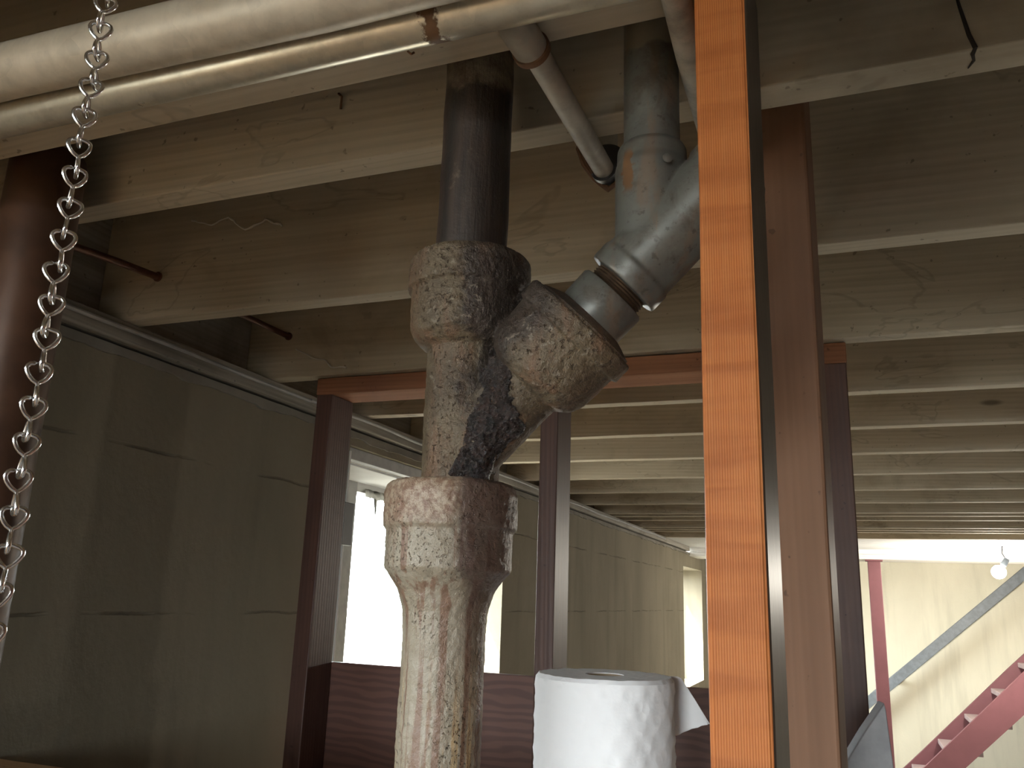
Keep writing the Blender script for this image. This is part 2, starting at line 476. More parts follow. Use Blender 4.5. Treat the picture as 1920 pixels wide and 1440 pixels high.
# ------------------------------------------------------------------ helpers: meshes
def new():
    return bmesh.new()
def bx(bm, x0, x1, y0, y1, z0, z1):
    vs_ = [bm.verts.new((x, y, z)) for x in (x0, x1) for y in (y0, y1) for z in (z0, z1)]
    for f in ((0, 1, 3, 2), (4, 6, 7, 5), (0, 4, 5, 1), (2, 3, 7, 6), (0, 2, 6, 4), (1, 5, 7, 3)):
        bm.faces.new([vs_[i] for i in f])
    return vs_
def frame_of(ax):
    ax = Vector(ax).normalized()
    a = Vector((0, 0, 1)) if abs(ax.z) < 0.9 else Vector((1, 0, 0))
    e1 = ax.cross(a).normalized()
    return ax, e1, ax.cross(e1)
def lathe(bm, prof, org, ax, seg=48, closed=False):
    ax, e1, e2 = frame_of(ax)
    org = Vector(org)
    rings = []
    for t, r in prof:
        rings.append([bm.verts.new(org + ax * t + (e1 * math.cos(a) + e2 * math.sin(a)) * max(r, 1e-5))
                      for a in (2 * math.pi * k / seg for k in range(seg))])
    for i in range(len(rings) - 1):
        for k in range(seg):
            bm.faces.new((rings[i][k], rings[i][(k + 1) % seg], rings[i + 1][(k + 1) % seg], rings[i + 1][k]))
    if closed:
        for k in range(seg):
            bm.faces.new((rings[-1][k], rings[-1][(k + 1) % seg], rings[0][(k + 1) % seg], rings[0][k]))
    else:
        bm.faces.new(rings[0][::-1])
        bm.faces.new(rings[-1])
def tube(bm, pts, r, seg=14, closed=False):
    pts = [Vector(p) for p in pts]
    n = len(pts)
    rr = r if isinstance(r, (list, tuple)) else [r] * n
    prev = None
    rings = []
    for i in range(n):
        if closed:
            d = (pts[(i + 1) % n] - pts[i - 1]).normalized()
        else:
            d = (pts[min(i + 1, n - 1)] - pts[max(i - 1, 0)]).normalized()
        if prev is None:
            _, e1, e2 = frame_of(d)
        else:
            e1 = (prev - d * prev.dot(d)).normalized()
            e2 = d.cross(e1)
        prev = e1
        rings.append([bm.verts.new(pts[i] + (e1 * math.cos(a) + e2 * math.sin(a)) * rr[i])
                      for a in (2 * math.pi * k / seg for k in range(seg))])
    for i in range(n if closed else n - 1):
        A, B = rings[i], rings[(i + 1) % n]
        for k in range(seg):
            bm.faces.new((A[k], A[(k + 1) % seg], B[(k + 1) % seg], B[k]))
    if not closed:
        bm.faces.new(rings[0][::-1])
        bm.faces.new(rings[-1])
def link(o, parent=None):
    COL.objects.link(o)
    if parent is not None:
        o.parent = parent
        o.matrix_parent_inverse = Matrix.Identity(4)
    return o
def obj(name, bm, mat, parent=None, org=(0, 0, 0), smooth=False, bevel=0.0, worldverts=True):
    """bm holds world coordinates; the object's origin is put at org (world)"""
    org = Vector(org)
    if worldverts:
        for v in bm.verts:
            v.co -= org
    bmesh.ops.recalc_face_normals(bm, faces=bm.faces[:])
    me = bpy.data.meshes.new(name)
    bm.to_mesh(me)
    bm.free()
    me.materials.append(M[mat] if isinstance(mat, str) else mat)
    if smooth:
        for p in me.polygons:
            p.use_smooth = True
        me.set_sharp_from_angle(angle=math.radians(38))
    o = bpy.data.objects.new(name, me)
    if parent is not None:
        o.location = org - WORLD[parent.name]
    else:
        o.location = org
    WORLD[o.name] = org
    link(o, parent)
    if bevel:
        md = o.modifiers.new('edge', 'BEVEL')
        md.width = bevel
        md.segments = 2
        md.limit_method = 'ANGLE'
    return o
WORLD = {}
def empty(name, loc, label=None, cat=None, group=None, kind=None):
    o = bpy.data.objects.new(name, None)
    o.empty_display_size = 0.05
    o.location = loc
    link(o)
    WORLD[o.name] = Vector(loc)
    return tag(o, label, cat, group, kind)
def tag(o, label=None, cat=None, group=None, kind=None):
    for k, v in (('label', label), ('category', cat), ('group', group), ('kind', kind)):
        if v:
            o[k] = v
    return o
def wobble(bm, amp, freq, seed=0.0, cuts=0):
    for v in bm.verts:
        v.co += mnoise.noise_vector(v.co * freq + Vector((seed, seed * 1.7, -seed))) * amp

H = 0.447            # underside of the joists above the lens
FLOOR = -1.55
TOP = H + 0.235      # underside of the subfloor
XR, YF = 4.4, 8.35

# ------------------------------------------------------------------ setting: ground outside, floor, walls
bm = new(); bx(bm, -26, WX_OUT - 0.03, -22, 30, -0.80, -0.72); bx(bm, WX_OUT - 0.03, 26, -22, YB - 0.23, -0.80, -0.72)
tag(obj('ground', bm, 'ground'), 'ground outside the basement windows', kind='structure')
bm = new(); bx(bm, WX_OUT, XR, YB, YF, FLOOR - 0.1, FLOOR)
tag(obj('floor', bm, 'floor'), 'grey concrete basement floor', kind='structure')
wl = empty('wall_left', (WX_IN, 1.0, FLOOR), 'olive painted concrete foundation wall with window openings', kind='structure')
ZT = 0.392
bm = new()
ys = sorted([YB - 0.2] + [v for w in WIN.values() for v in w[:2]] + [YF + 0.2])
for i in range(len(ys) - 1):
    ya, yb = ys[i], ys[i + 1]
    w = next((w for w in WIN.values() if abs(w[0] - ya) < 1e-6), None)
    if w:
        bx(bm, WX_OUT, WX_IN, ya, yb, FLOOR, w[2])
        bx(bm, WX_OUT, WX_IN, ya, yb, w[3], ZT)
    else:
        bx(bm, WX_OUT, WX_IN, ya, yb, FLOOR, ZT)
obj('concrete_wall', bm, 'wall', wl)
# ragged mortar bed under the sill plate
bm = new()
N = 420
rows = []
for i in range(N + 1):
    y = -0.6 + i * (7.6 / N)
    lo = ZT - 0.004 - 0.010 * max(0, mnoise.noise(Vector((0, y * 9, 1.3)))) - 0.008 * max(0, mnoise.noise(Vector((4, y * 31, 2.3))))
    pr = 0.006 + 0.004 * mnoise.noise(Vector((7, y * 17, 0)))
    rows.append([bm.verts.new(p) for p in ((WX_IN - 0.02, y, lo), (WX_IN + pr, y, lo), (WX_IN + pr * 0.6, y, ZT + 0.012), (WX_IN - 0.02, y, ZT + 0.012))])
for a, b_ in zip(rows, rows[1:]):
    for k in range(4):
        bm.faces.new((a[k], a[(k + 1) % 4], b_[(k + 1) % 4], b_[k]))
bm.faces.new(rows[0][::-1]); bm.faces.new(rows[-1])
obj('mortar_bed', bm, 'mortar', wl)
bm = new(); bx(bm, WX_OUT + 0.05, WX_IN - 0.012, YB, YF, ZT, 0.410)
obj('sill_gap', bm, 'crack', wl)
bm = new(); bx(bm, WX_OUT + 0.05, -1.152, YB, 6.9, 0.410, H)
obj('sill_plate', bm, 'sill', wl, bevel=0.003)
bm = new(); bx(bm, -1.262, -1.222, YB, YF, H, TOP)
obj('rim_board', bm, 'sill', wl)
for (ya, yb, dz) in ((-0.6, 1.62, 0), (1.62, 3.3, 0.002), (3.3, 4.55, -0.002), (4.55, 5.9, 0.001)):     # cables stapled along the sill
    bm = new()
    n = 40
    tube(bm, [(-1.148 + 0.002 * math.sin(7 * (ya + (yb - ya) * i / n)), ya + (yb - ya) * i / n,
               0.431 + dz + 0.005 * mnoise.noise(Vector((1, (ya + (yb - ya) * i / n) * 3, 0)))) for i in range(n + 1)], 0.0042, 8)
    obj('sill_cable', bm, 'grey_paint', wl, smooth=True)

bm = new(); bx(bm, WX_OUT, XR + 0.2, YF, YF + 0.2, FLOOR, TOP)
tag(obj('wall_far', bm, 'far_wall'), 'cream painted far basement wall behind the stairs', kind='structure')
bm = new(); bx(bm, XR, XR + 0.2, YB, YF, FLOOR, TOP)
tag(obj('wall_right', bm, 'plywood'), 'dark plywood basement wall on the right', kind='structure')  # unseen wall, made dark so little light bounces onto the posts
bm = new()
for a in ((WX_OUT, BACKWIN[0], FLOOR, TOP), (BACKWIN[1], XR + 0.2, FLOOR, TOP), (BACKWIN[0], BACKWIN[1], FLOOR, BACKWIN[2]), (BACKWIN[0], BACKWIN[1], BACKWIN[3], TOP)):
    bx(bm, a[0], a[1], YB - 0.2, YB, a[2], a[3])
tag(obj('wall_back', bm, 'plywood'), 'dark plywood wall', kind='structure')

# ------------------------------------------------------------------ ceiling: subfloor and joists
ceil = empty('ceiling', (0, 2.0, H), 'open ceiling of whitewashed joists under a plank floor', kind='structure')
x = -1.262
while x < XR:
    bm = new(); bx(bm, x + 0.0015, x + 0.1385, YB, 5.97, TOP, TOP + 0.02)
    obj('subfloor_plank', bm, 'plank', ceil, org=(x, 0, TOP))
    x += 0.14
bm = new(); bx(bm, WX_OUT - 0.1, XR + 0.3, YB - 0.3, YF + 0.3, TOP + 0.02, TOP + 0.05)
obj('finished_floor_above', bm, 'plank', ceil)
def joist(yfar, thick=0.0355, x0=-1.222, x1=XR, z=H, seed=0.0):
    bm = new()
    n = 60
    ys0 = yfar - thick
    rings = []
    for i in range(n + 1):
        xx = x0 + (x1 - x0) * i / n
        w = 0.0016 * mnoise.noise(Vector((xx * 5, seed, 0))) + 0.0008 * mnoise.noise(Vector((xx * 23, seed, 3)))
        w2 = 0.0012 * mnoise.noise(Vector((xx * 6, seed, 9)))
        rings.append([bm.verts.new(p) for p in ((xx, ys0 + w2, z + w), (xx, yfar + w2, z + w * 0.5), (xx, yfar, TOP), (xx, ys0, TOP))])
    for a, b_ in zip(rings, rings[1:]):
        for k in range(4):
            bm.faces.new((a[k], a[(k + 1) % 4], b_[(k + 1) % 4], b_[k]))
    bm.faces.new(rings[0][::-1]); bm.faces.new(rings[-1])
    return obj('joist', bm, 'joist', ceil, org=(x0, ys0, z), bevel=0.0016)
for i, (yf_, kw) in enumerate(((0.350, {}), (0.570, {'thick': 0.038}), (0.7255, {'thick': 0.0365}), (1.0925, {}), (1.505, {}), (1.900, {}),
                               (2.283, {}), (2.678, {}), (3.095, {}), (3.515, {}), (3.945, {}), (4.368, {}), (4.520, {}), (4.740, {}),
                               (5.185, {}), (5.327, {}), (5.480, {}), (5.965, {}), (-0.06, {}), (-0.46, {}), (-0.87, {}), (-1.28, {}), (-1.68, {}), (-2.09, {}), (-2.49, {}))):
    j = joist(yf_, seed=i * 3.7, **kw)
# the split in the joist right of the posts
bm = new()
pts = [(0.112, 0.6885, 0.520), (0.116, 0.6885, 0.490), (0.1205, 0.6885, 0.462), (0.124, 0.6885, 0.449), (0.1225, 0.694, 0.4467), (0.1245, 0.703, 0.4467), (0.1215, 0.713, 0.4467)]
tube(bm, pts, [0.0008, 0.0014, 0.0018, 0.002, 0.0017, 0.0013, 0.0006], 6)
obj('split', bm, 'crack', ceil)
bm = new(); bx(bm, -1.262, XR, 5.966, 7.0, H, H + 0.015)
obj('ceiling_panel', bm, 'white_paint', ceil)
bm = new(); bx(bm, -1.262, XR, 7.0, YF, TOP - 0.02, TOP)
obj('ceiling_panel', bm, 'white_paint', ceil)
bm = new(); bx(bm, 0.985, 1.025, 4.33, 5.0, H - 0.012, H + 0.2)
obj('trimmer', bm, 'joist', ceil)
beam = empty('beam', (0.5, 7.05, 0.375), 'white painted wooden beam over the red column', kind='structure')
bm = new(); bx(bm, -1.17, XR, 7.0, 7.045, 0.412, H + 0.1); obj('board', bm, 'beam', beam, org=(0, 7, .41))
bm = new(); bx(bm, -1.17, XR, 6.996, 7.40, 0.375, 0.410); obj('board', bm, 'beam', beam, org=(0, 7, .375))

# ------------------------------------------------------------------ windows
def window(n, label, stool=True):
    y0, y1, z0, z1 = WIN[n]
    w = empty('window_%d' % n, (-1.40, (y0 + y1) / 2, z0), label, kind='structure')
    X0, X1 = -1.425, -1.385
    fr = 0.045
    for nm, a in (('stile', (y0, y0 + fr, z0, z1)), ('stile', (y1 - fr, y1, z0, z1)), ('rail', (y0 + fr, y1 - fr, z1 - fr, z1)), ('rail', (y0 + fr, y1 - fr, z0, z0 + fr)),
                  ('mullion', ((y0 + y1) / 2 - 0.012, (y0 + y1) / 2 + 0.012, z0 + fr, z1 - fr))):
        bm = new(); bx(bm, X0, X1, *a)
        obj(nm, bm, 'white_paint', w, bevel=0.002)
    for a, b_ in ((y0 + fr, (y0 + y1) / 2 - 0.012), ((y0 + y1) / 2 + 0.012, y1 - fr)):
        bm = new(); bx(bm, -1.408, -1.405, a, b_, z0 + fr, z1 - fr)
        obj('pane', bm, 'glass', w)
    return w
y0, y1, z0, z1 = WIN[1]
w1 = empty('window_1', (-1.40, (y0 + y1) / 2, z0), 'blown-out bright basement window behind the cast iron stack', kind='structure')
for nm, a, mt in (('stile', (-1.44, -1.385, y0 - 0.02, 2.235, z0, 0.335), 'grey_paint'), ('stile', (-1.44, -1.385, y1 - 0.03, y1, z0, 0.322), 'white_paint'),
                  ('rail', (-1.44, -1.385, 2.235, y1, 0.300, 0.335), 'white_paint'), ('rail', (-1.44, -1.385, 2.235, y1, z0, z0 + 0.04), 'white_paint'),
                  ('head_casing', (-1.212, -1.186, y0, y1, 0.336, z1), 'grey_paint'), ('soffit_panel', (-1.42, -1.214, y0, y1, 0.328, 0.334), 'white_paint'),
                  ('jamb_casing', (-1.205, -1.168, y0 - 0.002, y0 + 0.006, z0, 0.352), 'white_paint')):
    bm = new(); bx(bm, *a); obj(nm, bm, mt, w1, bevel=0.0015)
bm = new(); bx(bm, -1.413, -1.410, 2.235, y1 - 0.03, z0 + 0.04, 0.300); obj('pane', bm, 'glass', w1)
bm = new(); bx(bm, -1.172, -1.158, 1.815, 1.863, 0.112, 0.218); obj('latch_plate', bm, 'black', w1, bevel=0.002)
window(2, 'tall bright window far down the left wall')
window(3, 'basement window in the left wall beside the workbench')
x0, x1, z0, z1 = BACKWIN
w4 = empty('window_4', ((x0 + x1) / 2, YB - 0.1, z0), 'basement window in the back wall', kind='structure')
for nm, a in (('stile', (x0, x0 + 0.045, z0, z1)), ('stile', (x1 - 0.045, x1, z0, z1)), ('rail', (x0 + 0.045, x1 - 0.045, z1 - 0.045, z1)), ('rail', (x0 + 0.045, x1 - 0.045, z0, z0 + 0.045))):
    bm = new(); bx(bm, a[0], a[1], YB - 0.16, YB - 0.12, a[2], a[3]); obj(nm, bm, 'white_paint', w4)
bm = new(); bx(bm, x0 + 0.045, x1 - 0.045, YB - 0.143, YB - 0.140, z0 + 0.045, z1 - 0.045); obj('pane', bm, 'glass', w4)

# tattered plastic strip hanging in window 1
bm = new()
n = 46
top, bot = [], []
for i in range(n + 1):
    y = 2.27 + 0.62 * i / n
    top.append(bm.verts.new((-1.378 + 0.004 * math.sin(i * 1.1), y, 0.312 + 0.006 * mnoise.noise(Vector((y * 40, 0, 0))))))
    d = 0.028 + 0.012 * mnoise.noise(Vector((y * 34, 3, 0)))
    if mnoise.noise(Vector((y * 34, 8, 0))) > 0.30:
        d += 0.05 + 0.02 * mnoise.noise(Vector((y * 60, 5, 0)))
    bot.append(bm.verts.new((-1.374 + 0.006 * math.sin(i * 1.9), y, 0.312 - d)))
for i in range(n):
    bm.faces.new((top[i], top[i + 1], bot[i + 1], bot[i]))
o = obj('window_film', bm, 'rag', None, org=(-1.378, 2.5, 0.312))
tag(o, 'dusty tattered plastic strip hanging at the top of the bright window', 'plastic film')
md = o.modifiers.new('thick', 'SOLIDIFY'); md.thickness = 0.001

# ------------------------------------------------------------------ stud partition
pt = empty('wall_partition', (-0.5, 1.53, FLOOR), 'open red-stained stud partition with a low plywood panel', kind='structure')
PY0, PY1 = 1.487, 1.575
bm = new(); bx(bm, -1.043, 0.0235, PY0, PY1, 0.409, 0.4455); obj('top_plate', bm, 'redplate', pt, org=(-1.165, PY0, 0.409), bevel=0.002)
for xa, xb in ((-1.041, -1.003), (-0.528, -0.493), (-0.0155, 0.0225)):
    bm = new(); bx(bm, xa, xb, PY0 + 0.001, PY1 - 0.001, FLOOR, 0.409)
    obj('stud', bm, 'redwood', pt, org=(xa, PY0, FLOOR), bevel=0.002)
bm = new(); bx(bm, -1.043, 0.0235, PY1 + 0.0005, PY1 + 0.0125, FLOOR, -0.1425); obj('plywood_panel', bm, 'plywood', pt, org=(-1.165, PY1, FLOOR), bevel=0.001)

# ------------------------------------------------------------------ posts
def post(name, xl, yn, w, d, ztop, rot, mat, label):
    bm = new()
    n = 40
    rings = []
    for i in range(n + 1):
        z = (ztop - FLOOR) * i / n
        k = 0.0007 * mnoise.noise(Vector((xl * 50, z * 7, 0)))
        k2 = 0.0007 * mnoise.noise(Vector((xl * 50, z * 7, 6)))
        rings.append([bm.verts.new(p) for p in ((k, 0, z), (w + k2, 0, z), (w + k2, d, z), (k, d, z))])
    for a, b_ in zip(rings, rings[1:]):
        for q in range(4):
            bm.faces.new((a[q], a[(q + 1) % 4], b_[(q + 1) % 4], b_[q]))
    bm.faces.new(rings[0][::-1]); bm.faces.new(rings[-1])
    o = obj(name, bm, mat, None, bevel=0.003, worldverts=False)
    o.location = (xl, yn, FLOOR)
    o.rotation_euler.z = math.radians(rot)
    return tag(o, label, 'post')
post('wooden_post', -0.0735, 0.494, 0.0338, 0.089, 0.4465, -1.0, 'orange', 'nearest bright orange varnished wooden post')
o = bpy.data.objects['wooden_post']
o.data.materials.append(M['shaded_side'])            # shade on the post's unlit right side, painted in as darker wood
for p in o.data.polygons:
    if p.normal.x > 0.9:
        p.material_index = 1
post('wooden_post', -0.085, 0.798, 0.0735, 0.086, TOP - 0.001, -3.0, 'brownpost', 'darker brown wooden post directly behind the bright orange post')

# ------------------------------------------------------------------ cast iron stack
ws = empty('waste_stack', (-0.2955, 0.625, FLOOR), 'rust-stained cast iron waste stack with a wye branch and two bell sockets', 'drain pipe')
SX, SY = -0.2905, 0.625
bm = new()
lathe(bm, [(0.225, 0.0305)] + [(0.225 + 0.02 * i, 0.0312) for i in range(1, 23)] + [(TOP, 0.0312)], (SX, SY, 0), (0, 0, 1), 64)
for v in bm.verts:
    q = v.co.copy()
    d = Vector((q.x - SX, q.y - SY, 0))
    if d.length > 0.01:
        v.co += d.normalized() * (0.0009 * mnoise.noise(q * 30) + 0.0005 * mnoise.noise(q * 90))
obj('upper_pipe', bm, 'iron_dark', ws, smooth=True)

def cast(name, lathes, mat, voxel=0.0013, amp=0.0012):
    bm = new()
    for prof, org, ax in lathes:
        lathe(bm, prof, org, ax, 72)
    o = obj(name, bm, mat, ws)
    md = o.modifiers.new('cast', 'REMESH'); md.mode = 'VOXEL'; md.voxel_size = voxel; md.use_smooth_shade = True
    md = o.modifiers.new('soft', 'SMOOTH'); md.factor = 0.5; md.iterations = 2
    for nm, sz, st in (('lump', 0.035, amp * 1.6), ('scale', 0.006, amp * 1.3)):
        tx = bpy.data.textures.new(nm + name, 'CLOUDS'); tx.noise_scale = sz; tx.noise_depth = 3
        md = o.modifiers.new(nm, 'DISPLACE'); md.texture = tx; md.strength = st; md.mid_level = 0.5; md.texture_coords = 'GLOBAL'
    return o
A45 = (math.sqrt(0.5), 0, math.sqrt(0.5))
BO = (-0.2905, SY, 0.1158)
cast('wye_fitting', [
    ([(0.070, 0.0318), (0.2005, 0.0332), (0.2045, 0.0395), (0.2125, 0.0468), (0.219, 0.0492), (0.252, 0.0496), (0.2530, 0.0530), (0.2780, 0.0528), (0.2825, 0.0505)], (SX, SY, 0), (0, 0, 1)),
    ([(0.0, 0.0315), (0.078, 0.0318), (0.082, 0.0390), (0.088, 0.0445), (0.097, 0.0478), (0.1275, 0.0488), (0.1285, 0.0530), (0.1430, 0.0530), (0.1452, 0.0515)], BO, A45)],
    'iron_tan')
LX = -0.2975
cast('lower_pipe', [
    ([(FLOOR, 0.0322), (-0.03, 0.0325), (-0.012, 0.0340), (0.003, 0.0385), (0.011, 0.0440), (0.0190, 0.0505), (0.0205, 0.0512), (0.050, 0.0513), (0.0525, 0.0545), (0.079, 0.0545), (0.086, 0.0525), (0.0885, 0.049)], (LX, SY, 0), (0, 0, 1))],
    'iron_cream', 0.0014, 0.0011)
# black crust that grew from the leaking crotch of the wye
def outer(th, z):
    d = Vector((math.cos(th), math.sin(th), 0))
    best = 0.0335
    ax = Vector(A45)
    r = 0.0335
    while r < 0.06:
        p = Vector((SX, SY, z)) + d * r
        q = p - Vector(BO)
        t = q.dot(ax)
        if 0 < t < 0.08 and (q - ax * t).length < 0.0325:
            best = r
        r += 0.0008
    return best
PHI = math.atan2(-0.625, 0.29)
bm = new()
nz, nt = 130, 72
grid = []
for i in range(nz + 1):
    z = 0.090 + 0.130 * i / nz
    s = i / nz
    c = math.radians(20 + 38 * s)
    hw = math.radians(34 - 16 * s)
    hw *= min(1.0, 4 * (1 - s) + 0.25)
    row = []
    for k in range(nt + 1):
        u = -1 + 2 * k / nt
        edge = 1.0 + 0.35 * mnoise.noise(Vector((z * 60, 3.1 if u > 0 else 9.2, 0)))
        th = PHI + c + hw * u * edge
        r = outer(th, z)
        q = Vector((SX + math.cos(th) * r, SY + math.sin(th) * r, z))
        fall = max(0.0, 1 - abs(u) ** 2.5) * min(1, 8 * (1 - s)) * min(1, 10 * s + 0.3)
        lump = 0.0022 + 0.0036 * mnoise.fractal(q * 75, 0.8, 2.0, 5) + 0.0018 * mnoise.noise(q * 300)
        row.append(bm.verts.new((SX + math.cos(th) * (r - 0.002 + fall * (lump + 0.0025)), SY + math.sin(th) * (r - 0.002 + fall * (lump + 0.0025)), z)))
    grid.append(row)
for i in range(nz):
    for k in range(nt):
        bm.faces.new((grid[i][k], grid[i][k + 1], grid[i + 1][k + 1], grid[i + 1][k]))
o = obj('rust_crust', bm, 'crust', ws, smooth=True)
o['label'] = 'glossy black rust crust in the crotch of the wye'

# ------------------------------------------------------------------ galvanized branch drain
gd = empty('galvanized_drain', (-0.13, 0.625, 0.272), 'grey galvanized drain pipe screwed into the branch of the cast iron stack', 'drain pipe')
GO = Vector(BO) + Vector((0.0015, 0, -0.0015))
def gl(name, prof, mat='galv_grey', seg=56):
    bm = new(); lathe(bm, prof, GO, A45, seg); return obj(name, bm, mat, gd, smooth=True)
gl('lead_joint', [(0.138, 0.046), (0.147, 0.046), (0.151, 0.036), (0.153, 0.030)], 'iron_tan')
gl('adapter', [(0.145, 0.0290), (0.147, 0.0298), (0.1775, 0.0300), (0.1795, 0.0285), (0.180, 0.02)])
bm = new()
pr = [(0.176, 0.0235)]
for i in range(7):
    pr += [(0.178 + i * 0.0024, 0.0248), (0.1792 + i * 0.0024, 0.0232)]
lathe(bm, pr + [(0.197, 0.0235)], GO, A45, 48)
obj('pipe_thread', bm, 'thread', gd, smooth=True)
bm = new()
lathe(bm, [(0.1895, 0.026), (0.190, 0.0322), (0.192, 0.0328), (0.2055, 0.0328), (0.2085, 0.0312), (0.300, 0.0312), (0.303, 0.0332), (0.318, 0.0332), (0.32, 0.030)], GO, A45, 64)
VX = -0.1300
lathe(bm, [(0.262, 0.020), (0.268, 0.0300), (0.345, 0.0302), (0.349, 0.0292), (0.3505, 0.0288), (0.362, 0.0284), (0.366, 0.0262), (0.367, 0.02)], (VX, SY, 0), (0, 0, 1), 64)
o = obj('galvanized_wye', bm, 'galv_grey', gd)
md = o.modifiers.new('cast', 'REMESH'); md.mode = 'VOXEL'; md.voxel_size = 0.0011; md.use_smooth_shade = True
md = o.modifiers.new('soft', 'SMOOTH'); md.factor = 0.5; md.iterations = 4
bm = new()
lathe(bm, [(0.0, 0.0042), (0.001, 0.0040), (0.0018, 0.002)], (-0.1115, SY - 0.0285, 0.3395), (0.45, -0.88, 0.1), 20)
obj('cast_boss', bm, 'galv_grey', gd, smooth=True)
bm = new(); lathe(bm, [(0.355, 0.0232), (TOP, 0.0232)], (VX, SY, 0), (0, 0, 1), 48)
obj('riser_pipe', bm, 'galv_grey', gd, smooth=True)

# ------------------------------------------------------------------ supply pipes
bm = new(); tube(bm, [(-1.15, 0.478, 0.420), (-0.6, 0.4795, 0.420), (0.25, 0.487, 0.420)], 0.0172, 40)
o = obj('supply_pipe', bm, 'galv_bright', None, org=(-0.5, 0.48, 0.42), smooth=True)
tag(o, 'shiny galvanized pipe with a rust spot running below the joist', 'pipe')
bm = new(); tube(bm, [(-1.15, 0.4405, 0.4365), (-0.673, 0.4405, 0.4345), (-0.338, 0.4405, 0.4245), (0.25, 0.441, 0.4245)], 0.0232, 40)
o = obj('supply_pipe', bm, 'galv_dull', None, org=(-0.5, 0.44, 0.434), smooth=True)
tag(o, 'thicker dusty grey pipe running above the shiny galvanized one', 'pipe')

def bend(p0, p1, p2, r, n=7):
    """polyline p0-p1-p2 with the corner rounded"""
    p0, p1, p2 = map(Vector, (p0, p1, p2))
    a, b_ = (p0 - p1).normalized(), (p2 - p1).normalized()
    s, e = p1 + a * r, p1 + b_ * r
    out = [p0]
    for i in range(n + 1):
        t = i / n
        out.append(s * (1 - t) ** 2 + p1 * 2 * t * (1 - t) + e * t * t)
    return out + [p2]
cp = empty('branch_pipe', (-0.213, 0.64, 0.43), 'thin grey painted pipe slanting between the stack and the galvanized riser', 'pipe')
bm = new(); tube(bm, bend((-0.2105, 0.56, 0.430), (-0.2075, 0.772, 0.430), (-0.2075, 0.772, 0.60), 0.014), 0.0106, 24)
obj('pipe', bm, 'thin_pipe', cp, smooth=True)
bm = new()
pp = bend((-0.2125, 0.552, 0.430), (-0.2145, 0.5135, 0.430), (-0.2145, 0.5135, 0.52), 0.012)
tube(bm, pp, 0.0142, 24)
obj('elbow', bm, 'thin_pipe', cp, smooth=True)
bm = new()
lathe(bm, [(0, 0.0112), (0, 0.0158), (0.006, 0.0158), (0.006, 0.0112)], (-0.2125, 0.549, 0.430), (0.01, 1, 0), 28, closed=True)
obj('rust_ring', bm, 'rust_strap', cp, smooth=True)
bm = new()
tube(bm, bend((-0.2075, 0.757, 0.430), (-0.2075, 0.775, 0.430), (-0.2075, 0.775, 0.46), 0.013), 0.0138, 24)
obj('end_elbow', bm, 'black', cp, smooth=True)
# rusty bracket behind the end of the thin pipe
bm = new()
pts = [(-0.2225, 0.735, 0.468), (-0.229, 0.742, 0.448), (-0.2265, 0.752, 0.436), (-0.218, 0.764, 0.424), (-0.206, 0.772, 0.414), (-0.195, 0.770, 0.420)]
tube(bm, pts, [0.0035, 0.004, 0.0035, 0.004, 0.0035, 0.003], 8)
o = obj('pipe_hanger', bm, 'rust_strap', None, org=(-0.21, 0.757, 0.43), smooth=True)
tag(o, 'rusty bent wire hanger under the end of the thin grey pipe', 'hanger')
bm = new(); tube(bm, [(-0.0905, 0.500, 0.4325), (-0.0935, 0.60, 0.4325), (-0.0955, 0.70, 0.434), (-0.097, 1.04, 0.436)], 0.0108, 24)
for v in bm.verts:
    v.co += Vector((1, 0, 1)) * 0.0012 * mnoise.noise(v.co * 60)
o = obj('branch_pipe', bm, 'thin_pipe_b', None, org=(-0.094, 0.6, 0.4325), smooth=True)
tag(o, 'flaking cream pipe squeezed between the galvanized riser and the orange post', 'pipe')

bm = new(); lathe(bm, [(FLOOR, 0.0405), (0.0, 0.0405), (0.30, 0.0405), (0.480, 0.0405), (0.486, 0.0385)], (-0.849, 0.634, 0), (0, 0, 1), 56)
o = obj('vent_pipe', bm, 'brown_pipe', None, org=(-0.849, 0.634, FLOOR), smooth=True)
tag(o, 'stout rust-brown upright pipe behind the hanging chain', 'pipe')

bm = new()
cpts = [(-1.03, 0.74, 0.474), (-1.057, 0.85, 0.490), (-1.075, 0.95, 0.507), (-1.0925, 1.06, 0.5225), (-1.10, 1.25, 0.531), (-1.117, 1.47, 0.542), (-1.12, 1.9, 0.545), (-1.12, 2.6, 0.545)]
tube(bm, cpts, 0.0062, 12)
for q in ((-1.0920, 1.0525, 0.5222), (-1.1165, 1.4655, 0.5418)):      # grommets where it enters the joists
    lathe(bm, [(0, 0.0062), (0.001, 0.0088), (0.005, 0.0088), (0.006, 0.0062)], q, (0, 1, 0), 16)
o = obj('copper_pipe', bm, 'copper', None, org=(-1.09, 1.06, 0.52), smooth=True)
tag(o, 'thin dull copper pipe threaded through the joists near the left wall', 'pipe')

